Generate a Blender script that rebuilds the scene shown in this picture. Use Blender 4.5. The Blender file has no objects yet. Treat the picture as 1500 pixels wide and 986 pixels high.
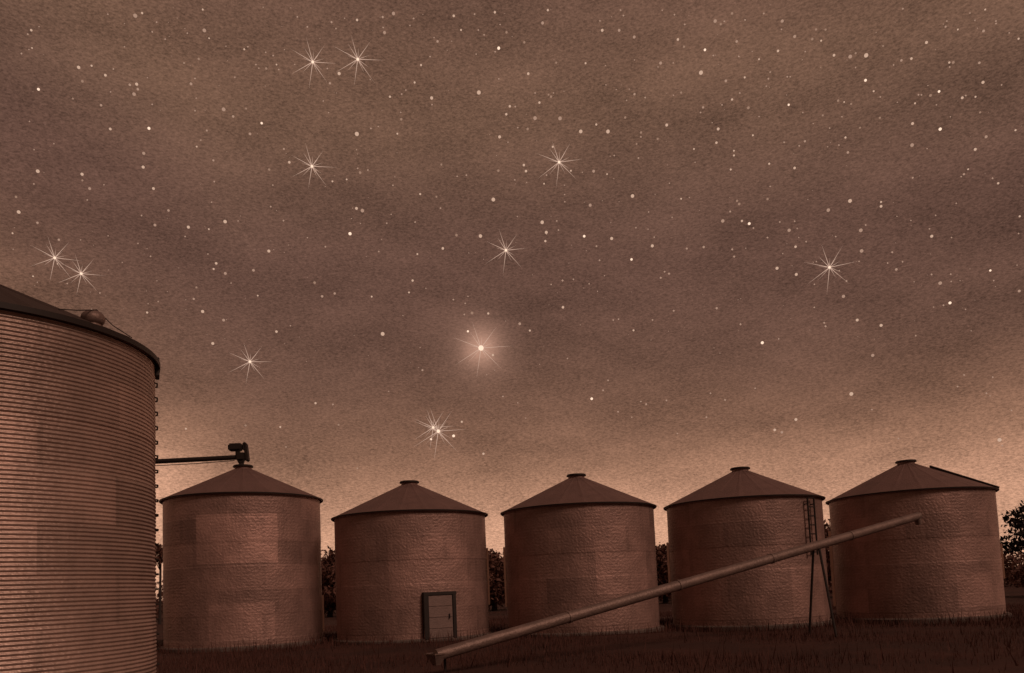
import bpy, bmesh, math, random
import numpy as np
from mathutils import Vector, Matrix
PI = math.pi
R = math.radians
random.seed(7)
rng = np.random.default_rng(7)
scene = bpy.context.scene
col = scene.collection

# ------------------------------------------------------------------ camera
PITCH, ROLL = math.atan(0.079), 0.041
cd = bpy.data.cameras.new('camera')
cd.sensor_width = 36.0
cd.lens = 1170.0 / 1500.0 * 36.0
cd.shift_y = 0.183
cd.clip_start, cd.clip_end = 0.1, 9000
cam = bpy.data.objects.new('camera', cd); col.objects.link(cam)
w_ = Vector((0, math.cos(PITCH), math.sin(PITCH)))
r0 = Vector((1, 0, 0)); u0 = Vector((0, -math.sin(PITCH), math.cos(PITCH)))
rr = math.cos(ROLL) * r0 - math.sin(ROLL) * u0
uu = math.sin(ROLL) * r0 + math.cos(ROLL) * u0
M = Matrix(((rr.x, uu.x, -w_.x, 0), (rr.y, uu.y, -w_.y, 0), (rr.z, uu.z, -w_.z, 1.7), (0, 0, 0, 1)))
cam.matrix_world = M
scene.camera = cam

# ------------------------------------------------------------------ world, sun, exposure
SUN_EL, SUN_AZ = R(38), R(134)          # azimuth measured from +Y towards +X: behind the camera, to the right
world = bpy.data.worlds.new('World'); scene.world = world; world.use_nodes = True
nt = world.node_tree; nt.nodes.clear()
def N(t, kind, **kw):
    n = t.nodes.new(kind)
    for k, v in kw.items():
        if k.startswith('i_'):
            n.inputs[k[2:].replace('_', ' ')].default_value = v
        else: setattr(n, k, v)
    return n
def math_(t, op, a, b=None, clamp=False):
    n = t.nodes.new('ShaderNodeMath'); n.operation = op; n.use_clamp = clamp
    for i, v in enumerate((a, b)):
        if v is None: continue
        if isinstance(v, (int, float)): n.inputs[i].default_value = v
        else: t.links.new(v, n.inputs[i])
    return n.outputs[0]
L = nt.links.new
out = N(nt, 'ShaderNodeOutputWorld'); bg = N(nt, 'ShaderNodeBackground'); bg.inputs['Strength'].default_value = 0.1
L(bg.outputs[0], out.inputs[0])
tc = N(nt, 'ShaderNodeTexCoord'); sep = N(nt, 'ShaderNodeSeparateXYZ'); L(tc.outputs['Generated'], sep.inputs[0])
# broad drifting cloud bands
mp = N(nt, 'ShaderNodeMapping'); mp.inputs['Scale'].default_value = (1.6, 1.6, 6.0); L(tc.outputs['Generated'], mp.inputs[0])
n1 = N(nt, 'ShaderNodeTexNoise'); n1.inputs['Scale'].default_value = 1.7; n1.inputs['Detail'].default_value = 5; L(mp.outputs[0], n1.inputs['Vector'])
z1 = math_(nt, 'ADD', sep.outputs['Z'], math_(nt, 'MULTIPLY', math_(nt, 'SUBTRACT', n1.outputs[0], 0.5), 0.075))
left = math_(nt, 'MAXIMUM', math_(nt, 'SUBTRACT', math_(nt, 'MULTIPLY', sep.outputs['X'], -1.0), .30), 0.0)
z1 = math_(nt, 'SUBTRACT', z1, math_(nt, 'MULTIPLY', math_(nt, 'MINIMUM', left, .3), .55))
ramp = N(nt, 'ShaderNodeValToRGB'); L(z1, ramp.inputs[0]); cr = ramp.color_ramp; cr.interpolation = 'B_SPLINE'
stops = [(0.00, (.74, .40, .255)), (0.085, (.60, .315, .20)), (0.135, (.37, .190, .118)), (0.185, (.215, .109, .070)),
         (0.26, (.150, .077, .053)), (0.38, (.134, .068, .051)), (0.48, (.170, .091, .060)), (0.55, (.205, .110, .070)), (0.70, (.12, .060, .046)), (1.0, (.09, .045, .036))]
while len(cr.elements) < len(stops): cr.elements.new(0.5)
for e, (p, c) in zip(cr.elements, stops): e.position = p; e.color = (*c, 1)
# mottling and fine grain of the night air
mp2 = N(nt, 'ShaderNodeMapping'); mp2.inputs['Scale'].default_value = (1, 1, 2.4); mp2.inputs['Rotation'].default_value = (0, R(18), 0); L(tc.outputs['Generated'], mp2.inputs[0])
n2 = N(nt, 'ShaderNodeTexNoise'); n2.inputs['Scale'].default_value = 260; n2.inputs['Detail'].default_value = 6; n2.inputs['Roughness'].default_value = .85; L(mp2.outputs[0], n2.inputs['Vector'])
n3 = N(nt, 'ShaderNodeTexNoise'); n3.inputs['Scale'].default_value = 7; n3.inputs['Detail'].default_value = 7; n3.inputs['Roughness'].default_value = .6; L(mp2.outputs[0], n3.inputs['Vector'])
m2 = math_(nt, 'ADD', math_(nt, 'MULTIPLY', n2.outputs[0], 2.9), math_(nt, 'MULTIPLY', n3.outputs[0], 1.0))
m2 = math_(nt, 'ADD', m2, -0.97)
# daylight model gives the faint uneven glow of the air
sky = N(nt, 'ShaderNodeTexSky', sky_type='NISHITA', sun_disc=False)
sky.sun_elevation = SUN_EL; sky.sun_rotation = SUN_AZ
bw = N(nt, 'ShaderNodeRGBToBW'); L(sky.outputs[0], bw.inputs[0])
# the afterglow is in front of the camera (+Y); the sky behind is darker
side = math_(nt, 'ADD', .26, math_(nt, 'MULTIPLY', math_(nt, 'ADD', math_(nt, 'MULTIPLY', sep.outputs['Y'], 1.25), .25, True), .74))
m2 = math_(nt, 'MULTIPLY', m2, side)
mod = math_(nt, 'MULTIPLY', m2, math_(nt, 'ADD', 9.2, math_(nt, 'MULTIPLY', bw.outputs[0], 0.10)))
vs = N(nt, 'ShaderNodeVectorMath', operation='SCALE'); L(ramp.outputs[0], vs.inputs[0]); L(mod, vs.inputs['Scale'])
# corona of the one brilliant star
def azel(a, e):
    a, e = R(a), R(e); return Vector((math.sin(a) * math.cos(e), math.cos(a) * math.cos(e), math.sin(e)))
GLOW = azel(-1.74, 17.04)
dp = N(nt, 'ShaderNodeVectorMath', operation='DISTANCE'); nz = N(nt, 'ShaderNodeVectorMath', operation='NORMALIZE')
L(tc.outputs['Generated'], nz.inputs[0]); L(nz.outputs[0], dp.inputs[0]); dp.inputs[1].default_value = GLOW
def gauss(sig, amp):
    q = math_(nt, 'POWER', math_(nt, 'DIVIDE', dp.outputs['Value'], sig), 2.0)
    return math_(nt, 'MULTIPLY', math_(nt, 'EXPONENT', math_(nt, 'MULTIPLY', q, -1.0)), amp)
gl = math_(nt, 'ADD', gauss(0.020, 3.0), gauss(0.042, 0.9))
gc = N(nt, 'ShaderNodeVectorMath', operation='SCALE'); gc.inputs[0].default_value = (1.0, .56, .40); L(gl, gc.inputs['Scale'])
ad = N(nt, 'ShaderNodeVectorMath', operation='ADD'); L(vs.outputs[0], ad.inputs[0]); L(gc.outputs[0], ad.inputs[1])
L(ad.outputs[0], bg.inputs['Color'])

sd = bpy.data.lights.new('sun', 'SUN'); sd.energy = 1.0; sd.angle = R(20); sd.color = (1.0, .66, .50)
sun = bpy.data.objects.new('sun', sd); col.objects.link(sun)
sdir = azel(math.degrees(SUN_AZ), math.degrees(SUN_EL))
sun.rotation_euler = sdir.to_track_quat('Z', 'Y').to_euler()
vset = scene.view_settings; vset.view_transform = 'Standard'; vset.look = 'None'; vset.exposure = 0; vset.gamma = 1

# ------------------------------------------------------------------ materials
def mat(name, color, rough=.6, metal=0.0, spec=.5, var=.25, vscale=3.0, vz=1.0, bump=0.0, bscale=20, tone=False, streak=0.0, color2=None):
    m = bpy.data.materials.new(name); m.use_nodes = True; t = m.node_tree; t.nodes.clear(); K = t.links.new
    o = N(t, 'ShaderNodeOutputMaterial'); b = N(t, 'ShaderNodeBsdfPrincipled'); K(b.outputs[0], o.inputs[0])
    b.inputs['Metallic'].default_value = metal; b.inputs['Specular IOR Level'].default_value = spec
    tc = N(t, 'ShaderNodeTexCoord'); mp = N(t, 'ShaderNodeMapping'); mp.inputs['Scale'].default_value = (1, 1, vz); K(tc.outputs['Object'], mp.inputs[0])
    n = N(t, 'ShaderNodeTexNoise'); n.inputs['Scale'].default_value = vscale; n.inputs['Detail'].default_value = 8; n.inputs['Roughness'].default_value = .65; K(mp.outputs[0], n.inputs['Vector'])
    f = math_(t, 'ADD', 1.0 - var, math_(t, 'MULTIPLY', n.outputs[0], 2 * var))
    if streak:
        mp3 = N(t, 'ShaderNodeMapping'); mp3.inputs['Scale'].default_value = (6, 6, .35); K(tc.outputs['Object'], mp3.inputs[0])
        n4 = N(t, 'ShaderNodeTexNoise'); n4.inputs['Scale'].default_value = 2.0; n4.inputs['Detail'].default_value = 6; K(mp3.outputs[0], n4.inputs['Vector'])
        f = math_(t, 'MULTIPLY', f, math_(t, 'ADD', 1 - streak, math_(t, 'MULTIPLY', n4.outputs[0], 2 * streak)))
    if tone:
        a = N(t, 'ShaderNodeAttribute'); a.attribute_name = 'tone'; f = math_(t, 'MULTIPLY', f, a.outputs['Fac'])
    base = N(t, 'ShaderNodeVectorMath', operation='SCALE'); base.inputs[0].default_value = color; K(f, base.inputs['Scale'])
    src = base.outputs[0]
    if color2:
        mx = N(t, 'ShaderNodeMix', data_type='RGBA'); n5 = N(t, 'ShaderNodeTexNoise'); n5.inputs['Scale'].default_value = vscale * .35; n5.inputs['Detail'].default_value = 6; K(tc.outputs['Object'], n5.inputs['Vector'])
        r5 = N(t, 'ShaderNodeValToRGB'); r5.color_ramp.elements[0].position = .42; r5.color_ramp.elements[1].position = .6; K(n5.outputs[0], r5.inputs[0])
        K(r5.outputs[0], mx.inputs[0]); K(src, mx.inputs[6]); mx.inputs[7].default_value = (*color2, 1); src = mx.outputs[2]
    K(src, b.inputs['Base Color'])
    K(math_(t, 'ADD', rough - .1, math_(t, 'MULTIPLY', n.outputs[0], .2)), b.inputs['Roughness'])
    if bump:
        nb = N(t, 'ShaderNodeTexNoise'); nb.inputs['Scale'].default_value = bscale; nb.inputs['Detail'].default_value = 6; K(tc.outputs['Object'], nb.inputs['Vector'])
        bp = N(t, 'ShaderNodeBump'); bp.inputs['Strength'].default_value = bump; bp.inputs['Distance'].default_value = .03; K(nb.outputs[0], bp.inputs['Height']); K(bp.outputs[0], b.inputs['Normal'])
    return m
def emit(name, color, s):
    m = bpy.data.materials.new(name); m.use_nodes = True; t = m.node_tree; t.nodes.clear()
    o = N(t, 'ShaderNodeOutputMaterial'); e = N(t, 'ShaderNodeEmission'); t.links.new(e.outputs[0], o.inputs[0])
    e.inputs[0].default_value = (*color, 1); e.inputs[1].default_value = s
    try: m.cycles.emission_sampling = 'NONE'
    except Exception: pass
    return m
BIG = mat('weathered_galvanised_sheet', (.56, .395, .335), .45, .55, var=.45, vscale=1.1, bump=.5, bscale=14, tone=True, streak=.12)
WALL = mat('dull_galvanised_sheet', (.41, .255, .22), .55, .45, var=.75, vscale=.8, bump=.8, bscale=13, tone=True, streak=.16)
ROOF = mat('dull_roof_sheet', (.27, .16, .14), .62, .4, var=.4, vscale=1.5, bump=.7, bscale=17)
ROOFD = mat('shaded_roof_sheet', (.085, .055, .047), .62, .4, var=.4, vscale=1.5, bump=.5)  # near-black copy of the roof sheet; shade is painted into its colour
DARK = mat('dark_painted_steel', (.035, .024, .021), .55, .2, var=.3, vscale=8)
STEEL = mat('auger_tube_steel', (.27, .185, .16), .55, .45, var=.5, vscale=3, bump=.5, bscale=18)
DOOR = mat('door_sheet', (.30, .21, .19), .55, .5, var=.25, vscale=4, bump=.2)
CONC = mat('old_concrete', (.16, .12, .105), .9, 0, var=.3, vscale=5, bump=.4)
RUBBER = mat('tyre_rubber', (.02, .016, .015), .85)
EARTH = mat('bare_ground', (.085, .038, .030), .95, 0, spec=.2, var=.5, vscale=1.2, bump=.8, bscale=6, color2=(.065, .032, .026))
GRASS = mat('dry_grass', (.11, .047, .037), .8, 0, spec=.2, var=.4, vscale=2)
LEAF = mat('tree_leaves', (.026, .017, .015), .7, 0, spec=.25, var=.5, vscale=2)
LEAFR = mat('russet_leaves', (.17, .078, .060), .7, 0, spec=.25, var=.4, vscale=2)
EDGE = mat('edge_glint_steel', (.85, .60, .50), .3, 1.0, var=.1, vscale=5)
BARK = mat('bark', (.05, .034, .03), .9, 0, var=.3, bump=.6)
STAR = emit('star_light', (1.0, .66, .48), .62)
STARD = emit('fainter_star_light', (1.0, .62, .45), .42)
SPARK = emit('brilliant_star_light', (1.0, .72, .54), 1.15)
RAY = emit('star_ray_light', (1.0, .66, .50), .62)

# ------------------------------------------------------------------ helpers
def link(o, parent=None):
    col.objects.link(o)
    if parent is not None: o.parent = parent
    return o
def tag(o, label=None, cat=None, group=None, kind=None):
    if label: o['label'] = label
    if cat: o['category'] = cat
    if group: o['group'] = group
    if kind: o['kind'] = kind
    return o
def empty(name, loc, rz=0):
    o = bpy.data.objects.new(name, None); o.location = loc; o.rotation_euler = (0, 0, rz); o.empty_display_size = .3
    return link(o)
def from_arrays(name, V, F, m, parent=None, smooth=False, tone=None):
    me = bpy.data.meshes.new(name); V = np.asarray(V, np.float32); F = np.asarray(F, np.int32); k = F.shape[1]
    me.vertices.add(len(V)); me.vertices.foreach_set('co', V.ravel())
    me.loops.add(F.size); me.loops.foreach_set('vertex_index', F.ravel())
    me.polygons.add(len(F)); me.polygons.foreach_set('loop_start', np.arange(0, F.size, k, dtype=np.int32))
    me.polygons.foreach_set('loop_total', np.full(len(F), k, dtype=np.int32))
    me.polygons.foreach_set('use_smooth', np.full(len(F), smooth)); me.update(calc_edges=True)
    if tone is not None:
        a = me.attributes.new('tone', 'FLOAT', 'FACE'); a.data.foreach_set('value', np.asarray(tone, np.float32))
    me.materials.append(m)
    return link(bpy.data.objects.new(name, me), parent)
class MB:
    def __init__(s): s.bm = bmesh.new()
    def box(s, c, size, rot=None, bev=0):
        r = bmesh.ops.create_cube(s.bm, size=1.0); vs = r['verts']
        T = Matrix.Translation(c) @ (rot if rot is not None else Matrix()) @ Matrix.Diagonal((*size, 1))
        bmesh.ops.transform(s.bm, matrix=T, verts=vs)
        if bev: bmesh.ops.bevel(s.bm, geom=list({e for v in vs for e in v.link_edges}), offset=bev, segments=2, affect='EDGES')
        return s
    def tube(s, a, b, r1, r2=None, seg=12, caps=True):
        a, b = Vector(a), Vector(b); d = b - a; r2 = r1 if r2 is None else r2
        T = Matrix.Translation((a + b) / 2) @ d.to_track_quat('Z', 'Y').to_matrix().to_4x4()
        bmesh.ops.create_cone(s.bm, cap_ends=caps, segments=seg, radius1=r1, radius2=r2, depth=d.length, matrix=T); return s
    def path(s, pts, r, seg=8):
        for a, b in zip(pts, pts[1:]): s.tube(a, b, r, r, seg)
        return s
    def lathe(s, prof, seg=48, c=(0, 0, 0)):
        rows = [[s.bm.verts.new((c[0] + r * math.cos(2 * PI * i / seg), c[1] + r * math.sin(2 * PI * i / seg), c[2] + z)) for i in range(seg)] for r, z in prof]
        for p, q in zip(rows, rows[1:]):
            for i in range(seg): s.bm.faces.new((p[i], p[(i + 1) % seg], q[(i + 1) % seg], q[i]))
        return s
    def sphere(s, c, r, scale=(1, 1, 1), u=16, v=10):
        bmesh.ops.create_uvsphere(s.bm, u_segments=u, v_segments=v, radius=r, matrix=Matrix.Translation(c) @ Matrix.Diagonal((*scale, 1))); return s
    def build(s, name, m, parent=None, smooth=False):
        bmesh.ops.recalc_face_normals(s.bm, faces=s.bm.faces)
        me = bpy.data.meshes.new(name); s.bm.to_mesh(me); s.bm.free(); me.materials.append(m)
        if smooth:
            for p in me.polygons: p.use_smooth = True
            try: me.set_sharp_from_angle(angle=R(35))
            except Exception: pass
        return link(bpy.data.objects.new(name, me), parent)
def cyl(t, r, z):      # bin-local: t = angle from the side facing the camera (-Y), positive to the right (+X)
    return Vector((r * math.sin(t), -r * math.cos(t), z))

# ------------------------------------------------------------------ ground
def make_ground():
    k = np.linspace(-1, 1, 241); s = np.sinh(k * 6.5) / math.sinh(6.5) * 3800
    X, Y = np.meshgrid(s, s + 12, indexing='ij')
    Z = .035 * np.sin(X * .9 + 1.3 * np.sin(Y * .4)) * np.cos(Y * .7) + .03 * np.sin(X * .23 + Y * .31)
    Z = np.where(np.hypot(X, Y) > 70, 0, Z)
    V = np.stack([X, Y, Z], -1).reshape(-1, 3); n = len(k)
    i, j = np.meshgrid(np.arange(n - 1), np.arange(n - 1), indexing='ij'); a = (i * n + j).ravel()
    F = np.stack([a, a + n, a + n + 1, a + 1], -1)
    tag(from_arrays('ground', V, F, EARTH, smooth=True), kind='structure')
make_ground()

# ------------------------------------------------------------------ grain bins
def corrugated(name, parent, m, Rr, h, pitch, amp, seg, spw, ring, nsheet, bright=()):
    rows = int(h / pitch * spw); zz = np.linspace(0, h, rows + 1); th = np.linspace(0, 2 * PI, seg, endpoint=False)
    rad = Rr + amp * np.cos(2 * PI * zz / pitch)
    ringi = np.floor((h - zz) / ring)
    rad = rad + .004 * np.sin(ringi * 2.3)
    V = np.stack([np.outer(rad, np.sin(th)), np.outer(rad, -np.cos(th)), np.repeat(zz[:, None], seg, 1)], -1).reshape(-1, 3)
    i, j = np.meshgrid(np.arange(rows), np.arange(seg), indexing='ij'); j2 = (j + 1) % seg
    F = np.stack([i * seg + j, i * seg + j2, (i + 1) * seg + j2, (i + 1) * seg + j], -1).reshape(-1, 4)
    zc = (h - (zz[:-1] + zz[1:]) / 2); ri = np.floor(zc / ring).astype(int); tj = (th + PI / seg)
    sh = np.floor((tj[None, :] / (2 * PI) * nsheet + (ri[:, None] % 2) * .5) % nsheet).astype(int)
    tab = rng.uniform(.86, 1.12, (ri.max() + 1, nsheet)); tone = tab[ri[:, None], sh]
    tc_ = (tj + PI) % (2 * PI) - PI; zabs = h - zc
    for t0, t1, z0, z1, k in bright:       # paler patina on the tall bin; sunlight painted into the tone on the others
        mask = (tc_[None, :] > t0) & (tc_[None, :] < t1) & (zabs[:, None] > z0) & (zabs[:, None] < z1)
        tone = np.where(mask, k, tone)
    # sheet joints: a narrow dark lap line
    fr = (tj[None, :] / (2 * PI) * nsheet + (ri[:, None] % 2) * .5) % 1.0
    tone = np.where(fr < nsheet / seg * .5, tone * .88, tone)
    return from_arrays(name, V, F, m, parent, True, tone.ravel())
def roof_mesh(Rr, h, slope, nr, rib=.022, capr=.33, over=.09):
    Ro = Rr + over; seg = nr * 6; b = MB(); prof_r = [Ro, Ro * .75, Ro * .5, Ro * .25, capr * .9]
    verts = []
    for r in prof_r:
        row = []
        for i in range(seg):
            k = i % 6; up = rib if k == 0 else 0.0
            z = h + (Ro - r) * slope + up
            row.append(b.bm.verts.new((r * math.sin(2 * PI * i / seg), -r * math.cos(2 * PI * i / seg), z)))
        verts.append(row)
    lip = [b.bm.verts.new((Ro * math.sin(2 * PI * i / seg), -Ro * math.cos(2 * PI * i / seg), h - .05)) for i in range(seg)]
    verts.insert(0, lip)
    for p, q in zip(verts, verts[1:]):
        for i in range(seg): b.bm.faces.new((p[i], p[(i + 1) % seg], q[(i + 1) % seg], q[i]))
    return b
def ladder_mb(t, Rr, z0, z1, wdt, off=.14, step=.3, rail=.018, rung=.012):
    b = MB(); d = wdt / 2 / (Rr + off)
    for s in (-1, 1): b.tube(cyl(t + s * d, Rr + off, z0), cyl(t + s * d, Rr + off, z1), rail, seg=6)
    z = z0 + .1
    while z < z1: b.tube(cyl(t - d, Rr + off, z), cyl(t + d, Rr + off, z), rung, seg=6); z += step
    z = z0 + .3
    while z < z1:
        for s in (-1, 1): b.tube(cyl(t + s * d, Rr - .01, z), cyl(t + s * d, Rr + off, z), rung, seg=6)
        z += 1.4
    return b
BR, SLOPE, RZ = 2.695, .47, 28.8
def small_bin(x, h, label, bright=()):
    root = empty('grain_bin', (x, RZ, 0)); tag(root, label, 'grain bin', 'row of small grain bins')
    MB().lathe([(0.01, .14), (BR + .12, .14), (BR + .16, .10), (BR + .16, -.25)], 64).build('foundation', CONC, root, True)
    corrugated('wall', root, WALL, BR, h - .14, .1, .0009, 120, 6, .81, 6, bright).location.z = .14
    rf = roof_mesh(BR, h, SLOPE, 20, .014).build('roof', ROOF, root, False)
    top = h + (BR + .09 - .30) * SLOPE
    c = MB().lathe([(.36, top - .05), (.30, top - .02), (.29, top + .09)], 32); c.build('collar', ROOF, rf, True)
    MB().lathe([(.29, top + .085), (.355, top + .085), (.36, top + .115), (.33, top + .15), (.05, top + .175), (.001, top + .175)], 32).build('cap', DARK, rf, True)
    MB().lathe([(BR + .095, h - .03), (BR + .115, h - .03), (BR + .12, h + .005), (BR + .09, h + .012)], 96).build('eave_trim', DARK, rf, True)
    return root
bin1 = small_bin(-9.70, 5.19, 'taller grain bin of the row, beside the huge bin, with a conveyor over its cap',
                 [(R(-14), R(43), 2.72, 4.35, 1.5), (R(-5), R(38), .2, 1.4, 1.2)])
bin2 = small_bin(-3.665, 4.36, 'small grain bin with a dark framed door low on its front wall', [(R(-8), R(50), 1.6, 3.3, 1.2)])
bin3 = small_bin(2.405, 4.36, 'middle grain bin of the row, between the bin with a door and a laddered bin', [(R(5), R(50), 1.2, 2.6, 1.2)])
bin4 = small_bin(8.36, 4.36, 'grain bin with a narrow dark ladder on its right wall, second from the right', [(R(15), R(48), .2, 1.9, 1.2)])
bin5 = small_bin(14.39, 4.37, 'rightmost grain bin beside the leafy tree, with a ladder on its right roof slope', [(R(0), R(60), .3, 1.4, 1.15)])

# door of bin 2
def door():
    t0 = R(25.7); W, H, r = .50, 1.44, BR + .03
    c = cyl(t0, r, .12); rot = Matrix.Rotation(t0, 4, 'Z')
    def P(lx, ly, lz): return c + rot @ Vector((lx, ly, lz))
    b = MB()
    for s in (-1, 1): b.box(P(s * (W - .01), .0, H / 2), (.17 if s < 0 else .12, .2, H), rot, .01)
    b.box(P(0, .0, H + .03), (2 * W + .14, .2, .11), rot, .01)
    fr = b.build('door_frame', DARK, bin2)
    d = MB().box(P(0, -.03, H / 2), (2 * W - .16, .08, H - .06), rot, .01)
    for k in range(1, 4): d.box(P(0, -.078, H * k / 4), (2 * W - .2, .02, .03), rot)
    dr = d.build('door', DOOR, bin2)
    MB().box(P(.30, -.11, H * .5), (.03, .05, .16), rot, .008).build('handle', DARK, dr)
door()
ladder_mb(R(34.5), BR, 2.35, 4.25, .34, rail=.03, rung=.02).build('ladder', DARK, bin4)
# roof ladder on bin 5
def roof_ladder():
    b = MB(); t = R(62)
    for s in (-1, 1):
        def P(r): 
            q = cyl(t, r, 4.37 + (BR + .09 - r) * SLOPE + .07); side = Vector((math.cos(t), math.sin(t), 0)) * .17 * s
            return q + side
        b.tube(P(BR + .12), P(.75), .03, seg=6)
        if s == 1: R1 = [P(.8 + .3 * k) for k in range(7)]
        else: R0 = [P(.8 + .3 * k) for k in range(7)]
    for a, c in zip(R0, R1): b.tube(a, c, .016, seg=6)
    return b.build('roof_ladder', DARK, bin5)
roof_ladder()

# added bright strips that stand in for sky reflection on the bins' side edges
def edge_glint(root, side, z0, z1, r=.035):
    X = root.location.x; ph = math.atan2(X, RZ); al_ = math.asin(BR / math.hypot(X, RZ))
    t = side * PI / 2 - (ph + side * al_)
    MB().box(cyl(t, BR + r, (z0 + z1) / 2), (.10, 2 * r, z1 - z0), Matrix.Rotation(t, 4, 'Z'), .015).build('edge_glint_strip', EDGE, root)
edge_glint(bin1, 1, .35, 1.7, .03); edge_glint(bin2, 1, 1.1, 3.15); edge_glint(bin3, -1, 1.0, 3.15); edge_glint(bin4, -1, 1.4, 3.1, .04); edge_glint(bin5, -1, .5, 3.3, .05); edge_glint(bin5, 1, 1.3, 2.5, .03)

# the huge bin
GX, GY, GR, GH = -9.43, 13.83, 2.952, 6.22
big = empty('grain_bin', (GX, GY, 0)); tag(big, 'huge corrugated steel grain bin cut off by the left edge of the view', 'grain bin')
MB().lathe([(0.01, .14), (GR + .14, .14), (GR + .18, .10), (GR + .18, -.25)], 96).build('foundation', CONC, big, True)
corrugated('wall', big, BIG, GR, GH - .14, .068, .0095, 220, 8, .81, 7).location.z = .14
brf = roof_mesh(GR, GH, .472, 22, .03, .3, .07).build('roof', ROOFD, big)
gt = GH + (GR + .07 - .27) * .472
MB().lathe([(.30, gt - .05), (.26, gt), (.25, gt + .05)], 32).build('collar', ROOF, brf, True)
MB().lathe([(.25, gt + .04), (.30, gt + .04), (.30, gt + .06), (.05, gt + .1), (.001, gt + .1)], 32).build('cap', DARK, brf, True)
MB().lathe([(GR + .072, GH - .085), (GR + .098, GH - .085), (GR + .104, GH + .004), (GR + .07, GH + .016)], 128).build('eave_trim', DARK, brf, True)
# ladder steps on the right side
TL = R(114.6)
for i in range(20):
    z = 5.84 - .279 * i
    MB().path([cyl(TL - .06, GR, z), cyl(TL - .045, GR + .045, z), cyl(TL + .045, GR + .045, z), cyl(TL + .06, GR, z)], .016, 6).build('step', DARK, big)
MB().box(cyl(TL, GR + .05, 6.17), (.34, .07, .36), Matrix.Rotation(TL, 4, 'Z'), .01).build('ladder_bracket', DARK, big)
# roof vent and rope
VT = R(72); vr = 2.72; vz = GH + (GR + .07 - vr) * .472
vent = MB().tube(cyl(VT, vr, vz - .1), cyl(VT, vr, vz + .07), .13, seg=20).build('vent', STEEL, brf, True)
MB().sphere(cyl(VT, vr, vz + .08), .19, (1, 1, .75)).build('vent_hood', STEEL, vent, True)
MB().path([cyl(R(57), 2.9, GH + .13), cyl(R(63), 2.9, GH + .2), cyl(VT, vr + .08, vz + .22), cyl(R(77), 2.9, GH + .16), cyl(R(84), 3.0, GH + .05)], .009, 6).build('rope', DARK, brf)

# ------------------------------------------------------------------ conveyor over bin 1
cv = empty('conveyor', (-9.75, RZ, 6.5)); tag(cv, 'dark tube conveyor with motor box reaching from behind the huge bin to a roof cap', 'conveyor')
def loc(x, y, z): return Vector((x + 9.75, y, z - 6.5))
MB().tube(loc(-17.6, 0, 6.74), loc(-9.72, 0, 6.82), .088, seg=20).build('tube', DARK, cv, True)
MB().path([loc(-17.6, -.03, 6.60), loc(-13.0, -.03, 6.625), loc(-11.4, -.03, 6.645), loc(-10.0, -.03, 6.70)], .014, 6).build('truss_rod', DARK, cv)
MB().box(loc(-9.77, 0, 6.83), (.34, .3, .30), None, .05).box(loc(-9.77, 0, 6.66), (.2, .2, .12), None, .02).build('gearbox', DARK, cv)
MB().tube(loc(-9.76, 0, 6.66), loc(-9.76, 0, 6.50), .10, .085, 16).build('spout', DARK, cv, True)
mo = MB().box(loc(-9.96, 0, 7.19), (.50, .30, .27), None, .05).box(loc(-9.88, 0, 6.99), (.14, .16, .22), None, .01).build('motor', DARK, cv)
MB().box(loc(-9.62, 0, 7.20), (.12, .26, .30), None, .03).box(loc(-9.56, 0, 6.98), (.11, .26, .66), Matrix.Rotation(R(-6), 4, 'Y'), .03).build('belt_guard', DARK, cv)
for s in (-1, 1):
    MB().tube(loc(-16.6, 0, 6.70), loc(-16.6, s * 1.2, .0), .05, seg=8).build('support_leg', DARK, cv)

# ------------------------------------------------------------------ portable auger
A0, A1 = Vector((-1.66, 16.5, .37)), Vector((12.6, 24.7, 3.38))
au = empty('grain_auger', (-1.66, 16.5, 0)); tag(au, 'long pale auger tube sloping up to the right in front of the row of bins', 'auger')
def al(p): return Vector(p) - Vector((-1.66, 16.5, 0))
def on(t, dz=0): return A0.lerp(A1, t) + Vector((0, 0, dz))
tb = MB().tube(al(on(0)), al(on(1)), .125, seg=24)
for t in (.2, .4, .6, .8): tb.tube(al(on(t - .002)), al(on(t + .002)), .14, seg=24)
tb.build('tube', STEEL, au, True)
MB().lathe([(.08, 0), (.22, .22), (.24, .22), (.24, .25), (.21, .25), (.07, .04)], 4, tuple(al(on(0, -.2)))).build('intake_hopper', STEEL, au)
MB().tube(al(on(.995)), al(on(.995, -.24) + Vector((.06, .05, 0))), .11, .10, 16).build('discharge_spout', STEEL, au, True)
dr_ = (A1 - A0); pr = Vector((-dr_.y, dr_.x, 0)).normalized()
for s in (-1, 1):
    f = on(.71) + pr * s * .75 + Vector((.25 * s, 0, 0)); f.z = .0
    MB().tube(al(on(.71, -.1) + pr * s * .1), al(f), .035, seg=8).build('support_leg', DARK, au)
f0 = on(.02); MB().tube(al(on(.02) + pr * .3), al(Vector((f0.x, f0.y, 0)) + pr * .3), .03, seg=8).tube(al(on(.02) + pr * .3), al(on(.02)), .03, seg=8).build('foot', DARK, au)

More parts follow.
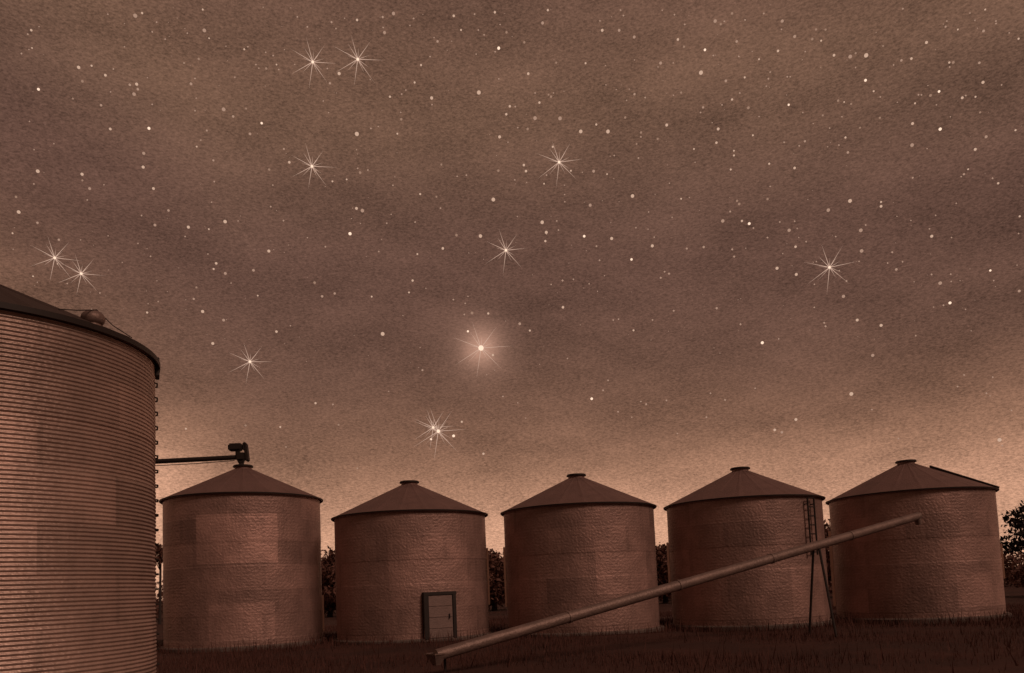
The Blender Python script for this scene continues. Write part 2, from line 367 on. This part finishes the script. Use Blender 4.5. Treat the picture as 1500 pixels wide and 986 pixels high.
# ------------------------------------------------------------------ trees and undergrowth
def leaves(centers, radii, n, size, flat=.8):
    centers = np.asarray(centers, float); radii = np.asarray(radii, float)
    p = radii ** 2; idx = rng.choice(len(centers), n, p=p / p.sum())
    d = rng.normal(size=(n, 3)); d /= np.linalg.norm(d, axis=1)[:, None]
    r = radii[idx] * (rng.uniform(.15, 1.0, n) ** .5) * (1 + .18 * rng.normal(size=n))
    c = centers[idx] + d * r[:, None] * np.array([1, 1, flat])
    a = rng.normal(size=(n, 3)); a /= np.linalg.norm(a, axis=1)[:, None]
    b = np.cross(a, rng.normal(size=(n, 3))); b /= np.linalg.norm(b, axis=1)[:, None]
    s = size * rng.uniform(.5, 1.3, n)[:, None]
    V = np.stack([c - a * s, c + b * s * .45, c + a * s, c - b * s * .45], 1).reshape(-1, 3)
    F = np.arange(4 * n).reshape(-1, 4)
    return V, F
def tree(name, x, y, h, rad, base, n, size, label, cat='tree', group=None, clumps=26, leaf=None):
    root = empty(name, (x, y, 0)); tag(root, label, cat, group)
    cs, rs = [], []
    for k in range(clumps):
        a = random.uniform(0, 2 * PI); q = random.uniform(0, 1) ** .6; z = random.uniform(0, 1)
        wz = math.sin(PI * (.16 + .76 * z)) ** .7
        r = rad * random.uniform(.17, .36)
        cs.append((math.cos(a) * q * (rad - r) * wz, math.sin(a) * q * (rad - r) * wz, base + r * .8 + z * max(h - base - 1.7 * r, .1))); rs.append(r)
    V, F = leaves(cs, rs, n, size); from_arrays('crown', V, F, leaf or (LEAFR if group else LEAF), root)
    if base > .2:
        b = MB(); tr = .05 * rad + .04
        b.tube((0, 0, -.1), (.08, 0, base + .2), tr, tr * .7, 10).tube((.08, 0, base + .2), (.0, .1, h * .75), tr * .7, tr * .2, 8)
        for k in range(9):
            c = cs[random.randrange(len(cs))]; b.tube((.05, .02, base * random.uniform(.8, 1.2) + .1), c, tr * .4, tr * .1, 6)
        b.build('trunk', BARK, root, True)
    return root
G = 'trees behind the row of bins'
tree('tree', 28.9, 45, 5.5, 2.1, 2.3, 950, .16, 'leafy tree with sky showing through its crown at the right edge', 'tree', None, 22)
tree('bush', 29.6, 43.5, 2.75, 3.4, .0, 9000, .13, 'dark dense bush under the leafy tree at the right edge', 'bush', None, 40, LEAFR)
tree('tree', 23.6, 58, 5.75, 4.2, .3, 14000, .17, 'dark tree top showing in the narrow gap left of the rightmost bin', 'tree', G, 40)
tree('tree', 11.2, 60, 4.7, 4.2, .3, 14000, .17, 'dark tree top with ragged edge in the gap right of the centre bin', 'tree', G, 40)
tree('tree', -1.6, 60, 4.75, 4.2, .3, 14000, .17, 'dark tree top in the gap between the bin with a door and the centre bin', 'tree', G, 40)
tree('tree', -13.9, 60, 5.3, 4.2, .3, 14000, .17, 'dark tree top in the gap left of the bin with a door', 'tree', G, 40)
tree('tree', -26.6, 60, 6.1, 1.4, 4.3, 700, .15, 'small dark tree crown in the slit between the huge bin and its neighbour', 'tree', G, 14)
# far scrub: one mass of undergrowth nobody could count
cs, rs = [], []
for k in range(420):
    x = random.uniform(-95, 95); y = 68 + random.uniform(-4, 8) + abs(x) * .1
    r = random.uniform(.7, 1.4); cs.append((x, y, random.uniform(.3, 2.3 + .9 * math.sin(x * .35)))); rs.append(r)
V, F = leaves(cs, rs, 60000, .2); tag(from_arrays('scrub', V, F, LEAFR), 'dark mass of low scrub along the far edge of the yard', 'scrub', kind='stuff')
# grass
def grass(n):
    x = rng.uniform(-14, 22, n); y = 9 + (rng.uniform(0, 1, n) ** .8) * 34
    bins = [(-9.70, RZ, BR), (-3.665, RZ, BR), (2.405, RZ, BR), (8.36, RZ, BR), (14.39, RZ, BR), (GX, GY, GR)]
    keep = np.ones(n, bool)
    near = np.full(n, 9.)
    for bx, by, br in bins:
        d = np.hypot(x - bx, y - by) - br; keep &= d > .2; near = np.minimum(near, d)
    patch = np.sin(x * .8 + 2 * np.sin(y * .35)) + np.sin(y * 1.1 + x * .4)
    keep &= (patch + rng.normal(size=n) * .9 > -.1) | (near < .8)
    x, y, near = x[keep], y[keep], near[keep]; n = len(x)
    h = rng.uniform(.05, .20, n) * (1 + 1.8 * (near < .7) * rng.uniform(0, 1, n)) * (1 + 2.2 * (rng.uniform(0, 1, n) < .02))
    h = np.minimum(h, .48)
    a = rng.uniform(0, 2 * PI, n); lean = rng.uniform(0, .6, n) * h; w = .008 + h * .018
    b = rng.uniform(0, 2 * PI, n)
    p0 = np.stack([x - np.cos(a) * w, y - np.sin(a) * w, np.full(n, -.05)], -1); p1 = np.stack([x + np.cos(a) * w, y + np.sin(a) * w, np.full(n, -.05)], -1)
    p2 = np.stack([x + np.cos(b) * lean, y + np.sin(b) * lean, h], -1)
    V = np.stack([p0, p1, p2], 1).reshape(-1, 3); F = np.arange(3 * n).reshape(-1, 3)
    tag(from_arrays('grass', V, F, GRASS), 'rough dark grass covering the yard in front of the bins', 'grass', kind='stuff')
grass(150000)

# ------------------------------------------------------------------ stars (azimuth, elevation in degrees)
STARS = {
    3: """-25.22,35.03 -20.79,35.05 -11.47,33.79 -28.63,31.79 -25.15,31.60 -25.08,31.35 -25.31,31.05 -30.91,30.19 -19.57,31.09 -17.01,30.62 -17.82,29.94 -26.76,28.95 -24.40,29.38 -24.73,27.96 -24.77,27.19 -30.92,25.90 -28.42,26.20 -27.98,25.48 -24.14,26.07 -23.21,24.93 -31.94,23.48 -19.57,24.68 -7.35,37.12 3.86,36.49 0.47,35.33 -4.71,32.69 -1.16,32.97 2.97,31.37 4.83,31.24 7.49,30.68 6.32,30.38 8.32,30.20 8.29,35.76 9.54,35.63 13.75,34.62 12.59,30.09 0.26,30.41 -10.30,30.51 -5.80,27.08 -0.40,26.68 1.98,28.68 2.12,28.31 6.74,25.93 9.85,26.21 -10.47,26.10 -10.05,25.98 3.15,25.11 16.45,35.15 15.61,33.79 15.23,32.63 21.02,29.84 16.18,29.35 25.97,30.06 24.15,31.82 25.15,31.51 26.13,31.33 29.73,31.02 32.54,29.14 32.64,28.11 30.20,28.35 31.45,27.66 28.54,27.08 30.08,26.37 28.41,25.93 32.54,25.27 31.90,24.77 32.95,22.62 26.30,22.94 24.45,23.65 23.06,23.38 16.09,23.90 17.87,23.47 -21.96,24.10 -20.19,22.09 -19.60,21.52 -21.10,19.02 -20.47,17.03 -16.25,18.03 -16.67,23.13 -13.06,20.46 -13.68,13.33 -10.98,24.52 -1.46,24.43 -4.27,23.69 -1.11,19.36 -2.65,18.20 -0.89,16.53 -8.84,18.08 -3.97,10.98 -5.60,10.79 3.42,24.46 3.32,23.91 6.19,24.03 8.18,23.72 9.53,22.26 11.07,22.97 4.39,19.52 9.40,17.60 6.15,13.15 20.47,22.64 14.67,22.47 20.81,21.57 24.97,21.80 19.51,20.44 20.73,19.86 23.60,18.01 24.33,16.40 25.74,15.83 25.10,14.04 24.92,20.57 26.90,19.06 29.09,20.57 29.34,17.74 29.79,16.46 32.12,17.88 33.52,16.37 15.30,18.46 18.21,15.83 20.05,10.51 18.64,9.96 19.09,9.75 23.63,11.77 31.80,7.78 -1.86,9.65""",
    2: """-24.79,35.24 -20.88,36.07 -20.48,34.70 -31.33,33.01 -31.28,32.16 -11.93,36.44 -18.12,34.45 -16.63,33.62 -15.91,33.90 -21.18,33.54 -27.87,32.03 -28.41,31.13 -27.05,31.71 -25.57,31.49 -21.70,32.17 -28.96,30.13 -27.31,30.11 -18.94,30.78 -18.06,31.31 -20.70,29.79 -21.37,28.81 -15.51,29.31 -15.15,28.57 -16.55,28.03 -20.29,28.17 -28.40,25.86 -32.09,24.28 -30.92,23.07 -12.14,27.65 -12.15,33.22 -24.06,23.97 -13.34,28.20 -10.06,36.67 -8.16,36.91 -8.06,36.12 -4.12,35.75 -2.83,37.07 -2.32,36.34 0.29,37.20 1.11,36.14 4.30,37.12 2.42,35.56 -5.42,34.48 -5.94,33.53 -7.80,32.70 2.61,33.87 1.12,32.13 0.83,31.69 4.06,32.63 4.24,32.51 3.35,32.23 9.63,30.87 10.61,35.16 4.74,34.34 6.93,34.14 12.41,33.55 10.40,32.10 13.75,31.76 10.72,29.89 11.89,29.38 10.35,29.27 2.38,30.78 4.19,29.64 -7.02,31.46 -7.34,30.63 -10.14,28.27 -11.12,27.82 -4.61,26.92 -4.16,28.86 0.06,28.42 3.42,27.48 5.45,28.13 7.12,27.97 8.09,27.71 13.30,25.64 16.82,34.93 17.65,35.33 20.99,34.29 21.73,33.34 14.15,34.18 17.84,33.85 19.27,32.65 19.96,31.83 18.22,31.87 16.92,31.91 17.26,30.83 18.33,30.18 15.23,30.72 16.00,28.59 14.41,28.46 17.16,27.94 17.14,27.67 16.86,26.89 18.51,28.60 19.47,26.79 21.90,27.62 21.11,26.24 23.16,28.81 24.19,29.39 24.56,29.23 24.98,29.03 25.41,27.62 24.47,27.29 24.55,26.43 26.65,27.87 26.41,29.37 25.50,31.60 23.14,33.39 23.74,33.24 22.85,32.96 23.41,32.75 20.57,32.83 28.20,30.53 28.79,30.46 30.88,31.47 31.54,31.13 33.11,31.61 32.92,30.62 34.70,29.65 31.13,29.59 30.91,29.65 29.70,28.28 28.78,28.11 32.17,27.50 32.34,26.63 34.10,25.16 31.42,23.81 31.17,23.60 28.29,24.13 26.32,23.19 17.15,24.97 17.28,24.76 16.64,24.40 19.20,24.75 17.39,23.71 33.90,20.53 -32.26,22.25 -29.73,22.31 -20.64,24.12 -20.36,21.73 -21.48,20.49 -21.66,19.76 -19.75,18.57 -24.57,18.65 -31.14,20.00 -17.47,20.28 -17.73,21.86 -13.56,21.32 -12.17,20.68 -16.11,11.67 -18.41,11.73 -22.23,11.40 -12.12,11.86 -29.80,20.91 -3.23,24.52 -6.15,23.33 -6.56,21.62 -6.85,20.84 -9.55,20.54 -2.30,19.43 1.17,18.58 1.89,18.09 -6.06,15.61 -3.34,11.96 7.05,23.33 9.97,24.23 4.45,21.29 5.25,21.32 3.60,21.08 11.54,20.87 12.14,21.07 12.32,18.63 4.54,16.04 7.39,14.34 7.00,13.68 9.65,12.71 10.01,12.50 11.45,12.64 7.99,12.12 18.13,23.16 21.00,22.66 13.49,22.52 16.61,22.06 16.71,21.59 19.02,22.43 21.51,21.76 23.40,21.73 21.84,19.06 23.46,19.63 23.86,18.92 21.73,17.62 22.28,16.55 22.35,16.32 24.72,19.97 26.74,20.13 26.42,19.54 27.30,19.44 29.00,21.02 28.90,18.35 29.97,18.14 29.96,17.71 29.42,16.39 30.61,15.91 33.76,19.60 27.71,14.85 16.84,17.22 15.48,12.31 14.14,11.25 24.80,10.60 26.23,8.56 30.22,12.00 31.74,11.61 31.33,10.70 31.91,7.42 -10.89,8.83""",
    1: """-26.90,34.77 -23.88,34.96 -21.91,34.74 -24.16,34.43 -23.34,34.21 -25.89,33.37 -30.90,33.28 -31.52,32.77 -31.45,32.04 -31.86,31.75 -16.77,36.73 -14.38,36.50 -13.68,36.06 -11.62,36.13 -19.36,34.45 -17.87,34.61 -15.33,34.74 -16.65,34.46 -16.13,34.35 -17.34,33.75 -17.14,33.58 -15.76,33.66 -14.63,34.03 -12.31,34.00 -22.14,33.19 -26.57,32.12 -24.48,32.05 -21.44,32.49 -18.79,32.91 -26.74,30.91 -24.19,30.70 -31.39,28.44 -21.46,30.77 -21.10,29.21 -31.13,27.01 -30.03,27.55 -27.14,25.83 -31.13,25.17 -28.12,24.82 -18.71,24.80 -20.25,26.96 -20.44,25.74 -16.32,27.14 -12.30,31.60 -16.49,25.85 -15.63,25.07 -24.88,24.42 -12.66,32.22 -21.37,31.46 -10.97,36.70 -5.86,36.91 -8.15,36.38 -6.15,36.55 -4.37,35.95 -1.01,36.32 -0.59,36.06 -1.25,37.14 0.65,36.56 0.19,35.15 -1.25,35.06 -4.72,34.94 -9.22,33.59 -6.61,33.10 -6.93,32.87 -4.70,32.32 1.53,32.10 0.38,33.68 4.43,32.70 3.06,32.78 9.91,36.35 9.72,36.65 8.16,36.26 10.54,33.95 8.39,33.88 12.21,33.37 13.32,33.44 13.61,35.92 12.75,36.27 10.04,32.42 9.09,32.50 11.16,31.82 13.19,31.69 9.80,31.82 10.69,29.64 10.43,28.43 0.87,30.08 1.65,30.89 -7.04,31.85 -8.73,31.00 -9.27,30.87 -10.35,29.60 -10.31,28.51 -9.57,28.44 -7.78,27.58 -3.02,28.15 -2.33,28.21 -4.34,26.22 1.26,27.82 2.13,27.62 3.63,27.99 6.29,27.97 4.93,27.30 4.90,26.73 4.89,26.28 12.54,26.68 10.94,25.11 12.59,24.59 -7.97,25.81 -8.31,25.25 4.23,25.13 -10.21,25.18 -6.24,25.35 1.33,25.56 8.35,32.83 8.69,28.76 17.08,35.03 18.51,34.84 19.80,34.92 20.90,33.88 14.30,35.32 16.17,33.40 17.92,33.05 19.80,31.50 21.06,31.36 21.25,31.32 19.63,31.13 17.82,31.09 16.55,30.65 15.03,30.46 19.01,29.57 15.79,29.77 14.43,27.68 20.55,27.83 21.51,27.44 22.51,28.49 21.90,29.23 23.53,28.02 24.35,28.47 23.32,27.02 24.03,26.96 26.78,28.97 25.43,30.87 22.34,32.42 27.19,31.54 27.72,30.42 28.54,33.05 30.98,31.72 32.51,31.28 32.28,31.71 33.62,30.88 33.61,30.76 34.25,30.09 30.91,29.42 33.60,27.68 29.02,28.50 29.19,28.45 29.60,28.83 29.99,27.70 27.76,28.43 31.65,27.72 30.71,26.86 29.25,25.52 31.01,23.51 32.68,22.97 19.43,25.46 19.90,23.24 20.87,23.12 30.61,22.11 27.98,21.74 29.41,21.71 13.88,25.64 27.19,22.16 25.29,22.05 -28.50,22.49 -26.90,22.96 -25.11,22.76 -24.34,22.09 -26.06,21.52 -22.17,23.52 -20.72,22.61 -24.51,19.20 -23.89,19.39 -27.87,18.48 -27.38,19.53 -30.91,19.69 -29.25,19.85 -32.22,21.36 -15.29,18.46 -14.00,24.13 -12.48,13.26 -15.75,10.32 -12.75,23.63 -19.23,20.95 -8.95,23.46 -5.61,21.11 -3.63,20.35 -2.77,20.08 -2.55,20.54 -2.87,19.34 -0.28,13.64 0.78,13.15 1.31,12.05 4.32,24.55 7.22,22.41 10.83,24.05 11.24,23.50 7.52,21.38 6.96,20.40 6.38,20.94 11.84,21.23 10.79,18.17 7.99,18.41 8.37,18.44 8.94,11.67 12.07,10.30 -8.53,14.17 19.95,21.29 21.06,22.10 22.07,20.44 27.87,18.12 28.86,16.39 32.25,17.26 30.19,20.24 33.53,17.86 30.81,14.58 19.30,15.94 17.53,22.00 17.54,12.88 14.52,12.86 29.81,11.35 31.51,10.51 32.56,9.47""",
}
SD = 2600.0
PX = SD / 1170.0
def star_mesh(name, r, m):
    b = MB(); bmesh.ops.create_icosphere(b.bm, subdivisions=2, radius=r)
    o = b.build(name, m); me = o.data; bpy.data.objects.remove(o); return me
DIM = emit('dim_star_light', (1.0, .60, .42), .34)
big_ms = [star_mesh('star', PX * r, m) for r, m in ((2.4, STAR), (2.2, STARD), (1.9, STAR), (1.9, SPARK))]
mid_ms = [star_mesh('star', PX * r, m) for r, m in ((1.7, STARD), (1.5, STAR), (1.7, DIM), (1.3, STAR))]
LB = {3: 'pale round star dot, one of the larger plain dots scattered over the night sky',
      2: 'small faint star dot, one of the medium plain dots scattered over the night sky'}
GB = {3: 'larger plain stars', 2: 'medium plain stars'}
for k, mes in ((3, big_ms), (2, mid_ms)):
    for i, s in enumerate(STARS[k].split()):
        a, e = map(float, s.split(','))
        if k == 2 and i >= 164: continue
        o = bpy.data.objects.new('star', mes[random.choice((0, 0, 1, 1, 2, 2, 3))]); o.location = azel(a, e) * SD / math.cos(R(a)) / math.cos(R(e)) ** .5
        q = random.uniform(.75, 1.2); o.scale = (q, q, q); link(o); tag(o, LB[k], 'star', GB[k])
# the faintest stars: one object
fv, ff = [], []
OC = np.array([(1, 0, 0), (-1, 0, 0), (0, 1, 0), (0, -1, 0), (0, 0, 1), (0, 0, -1)], float)
OF = [(0, 2, 4), (2, 1, 4), (1, 3, 4), (3, 0, 4), (2, 0, 5), (1, 2, 5), (3, 1, 5), (0, 3, 5)]
small = [tuple(map(float, s.split(','))) + (1.25,) for s in STARS[1].split()] + [tuple(map(float, s.split(','))) + (1.5,) for s in STARS[2].split()[164:]]
for i in range(420): small.append((random.uniform(-40, 40), random.uniform(15, 42), random.uniform(.4, .8)))
for a, e, r in small:
    c = np.array(azel(a, e)) * SD / math.cos(R(a)) / math.cos(R(e)) ** .5; k = len(fv) * 6
    fv.append(c + OC * r * PX * random.uniform(.8, 1.25)); ff += [tuple(k + j for j in f) for f in OF]
tag(from_arrays('star_field', np.concatenate(fv), np.array(ff), STARD), 'faintest pinprick stars dusted across the night sky', 'stars', kind='stuff')
# brilliant stars with needle rays
RAYS = [(-50, 153), (85, 128), (-165, 63), (180, 15), (-160, -102), (-25, -182), (120, -127), (-68, 92), (-72, -82), (5, 72), (48, 62), (45, -80), (-80, 18), (80, 34), (78, -44)]
SP = [(-13.35, 34.27, 1.0, 'left one of the close pair of rayed stars near the top of the sky'),
      (-10.09, 34.63, 1.08, 'right one of the close pair of rayed stars near the top of the sky'),
      (-13.57, 28.45, 1.0, 'lone rayed star directly below the top pair'),
      (4.61, 28.70, 1.08, 'lone rayed star high above the centre bin'),
      (-29.96, 21.24, 1.05, 'rayed star nearest the left edge, above the roof of the huge bin'),
      (-28.46, 20.54, 1.0, 'rayed star just right of and below its twin over the huge bin'),
      (.38, 23.46, 1.0, 'lone rayed star above and right of the brightest glowing star'),
      (22.87, 19.94, 1.12, 'only rayed star in the right part of the sky'),
      (-18.06, 15.98, 1.0, 'rayed star above the conveyor motor'),
      (-1.74, 17.04, 1.35, 'brightest star of all, with a wide warm glow around it'),
      (-5.42, 11.61, 1.0, 'smaller upper left star of the overlapping rayed pair above the bin with a door'),
      (-5.06, 11.34, 1.3, 'larger lower right star of the overlapping rayed pair above the bin with a door')]
def needles(sc, right, up, fwd):
    V, F = [], []
    for dx, dy in RAYS:
        s = sc * PX / 5.3; l = math.hypot(dx, dy); dx, dy = dx * random.uniform(.93, 1.07), dy * random.uniform(.93, 1.07)
        tip = right * dx * s + up * dy * s + fwd * random.uniform(-.1, .1) * l * s
        d = tip.normalized(); s1 = d.cross(fwd).normalized(); w = PX * (.50 if l > 110 else .38); k = len(V)
        V += [s1 * w, fwd * w, -s1 * w, -fwd * w, tip]
        F += [(k, k + 1, k + 4), (k + 1, k + 2, k + 4), (k + 2, k + 3, k + 4), (k + 3, k, k + 4)]
    return V, F
for a, e, sc, lb in SP:
    d = azel(a, e); pos = d * SD / math.cos(R(a)) / math.cos(R(e)) ** .5
    fwd = d; right = fwd.cross(Vector((0, 0, 1))).normalized(); up = right.cross(fwd)
    right, up = (right * math.cos(ROLL) - up * math.sin(ROLL)), (up * math.cos(ROLL) + right * math.sin(ROLL))
    root = empty('bright_star', pos); tag(root, lb, 'bright star', 'stars with long thin rays')
    b = MB(); bmesh.ops.create_icosphere(b.bm, subdivisions=2, radius=PX * (4.0 if sc == 1.35 else 2.6 if sc == 1.3 else 1.9))
    b.build('core', SPARK, root)
    V, F = needles(sc, right, up, fwd); from_arrays('rays', [tuple(v) for v in V], F, RAY, root)
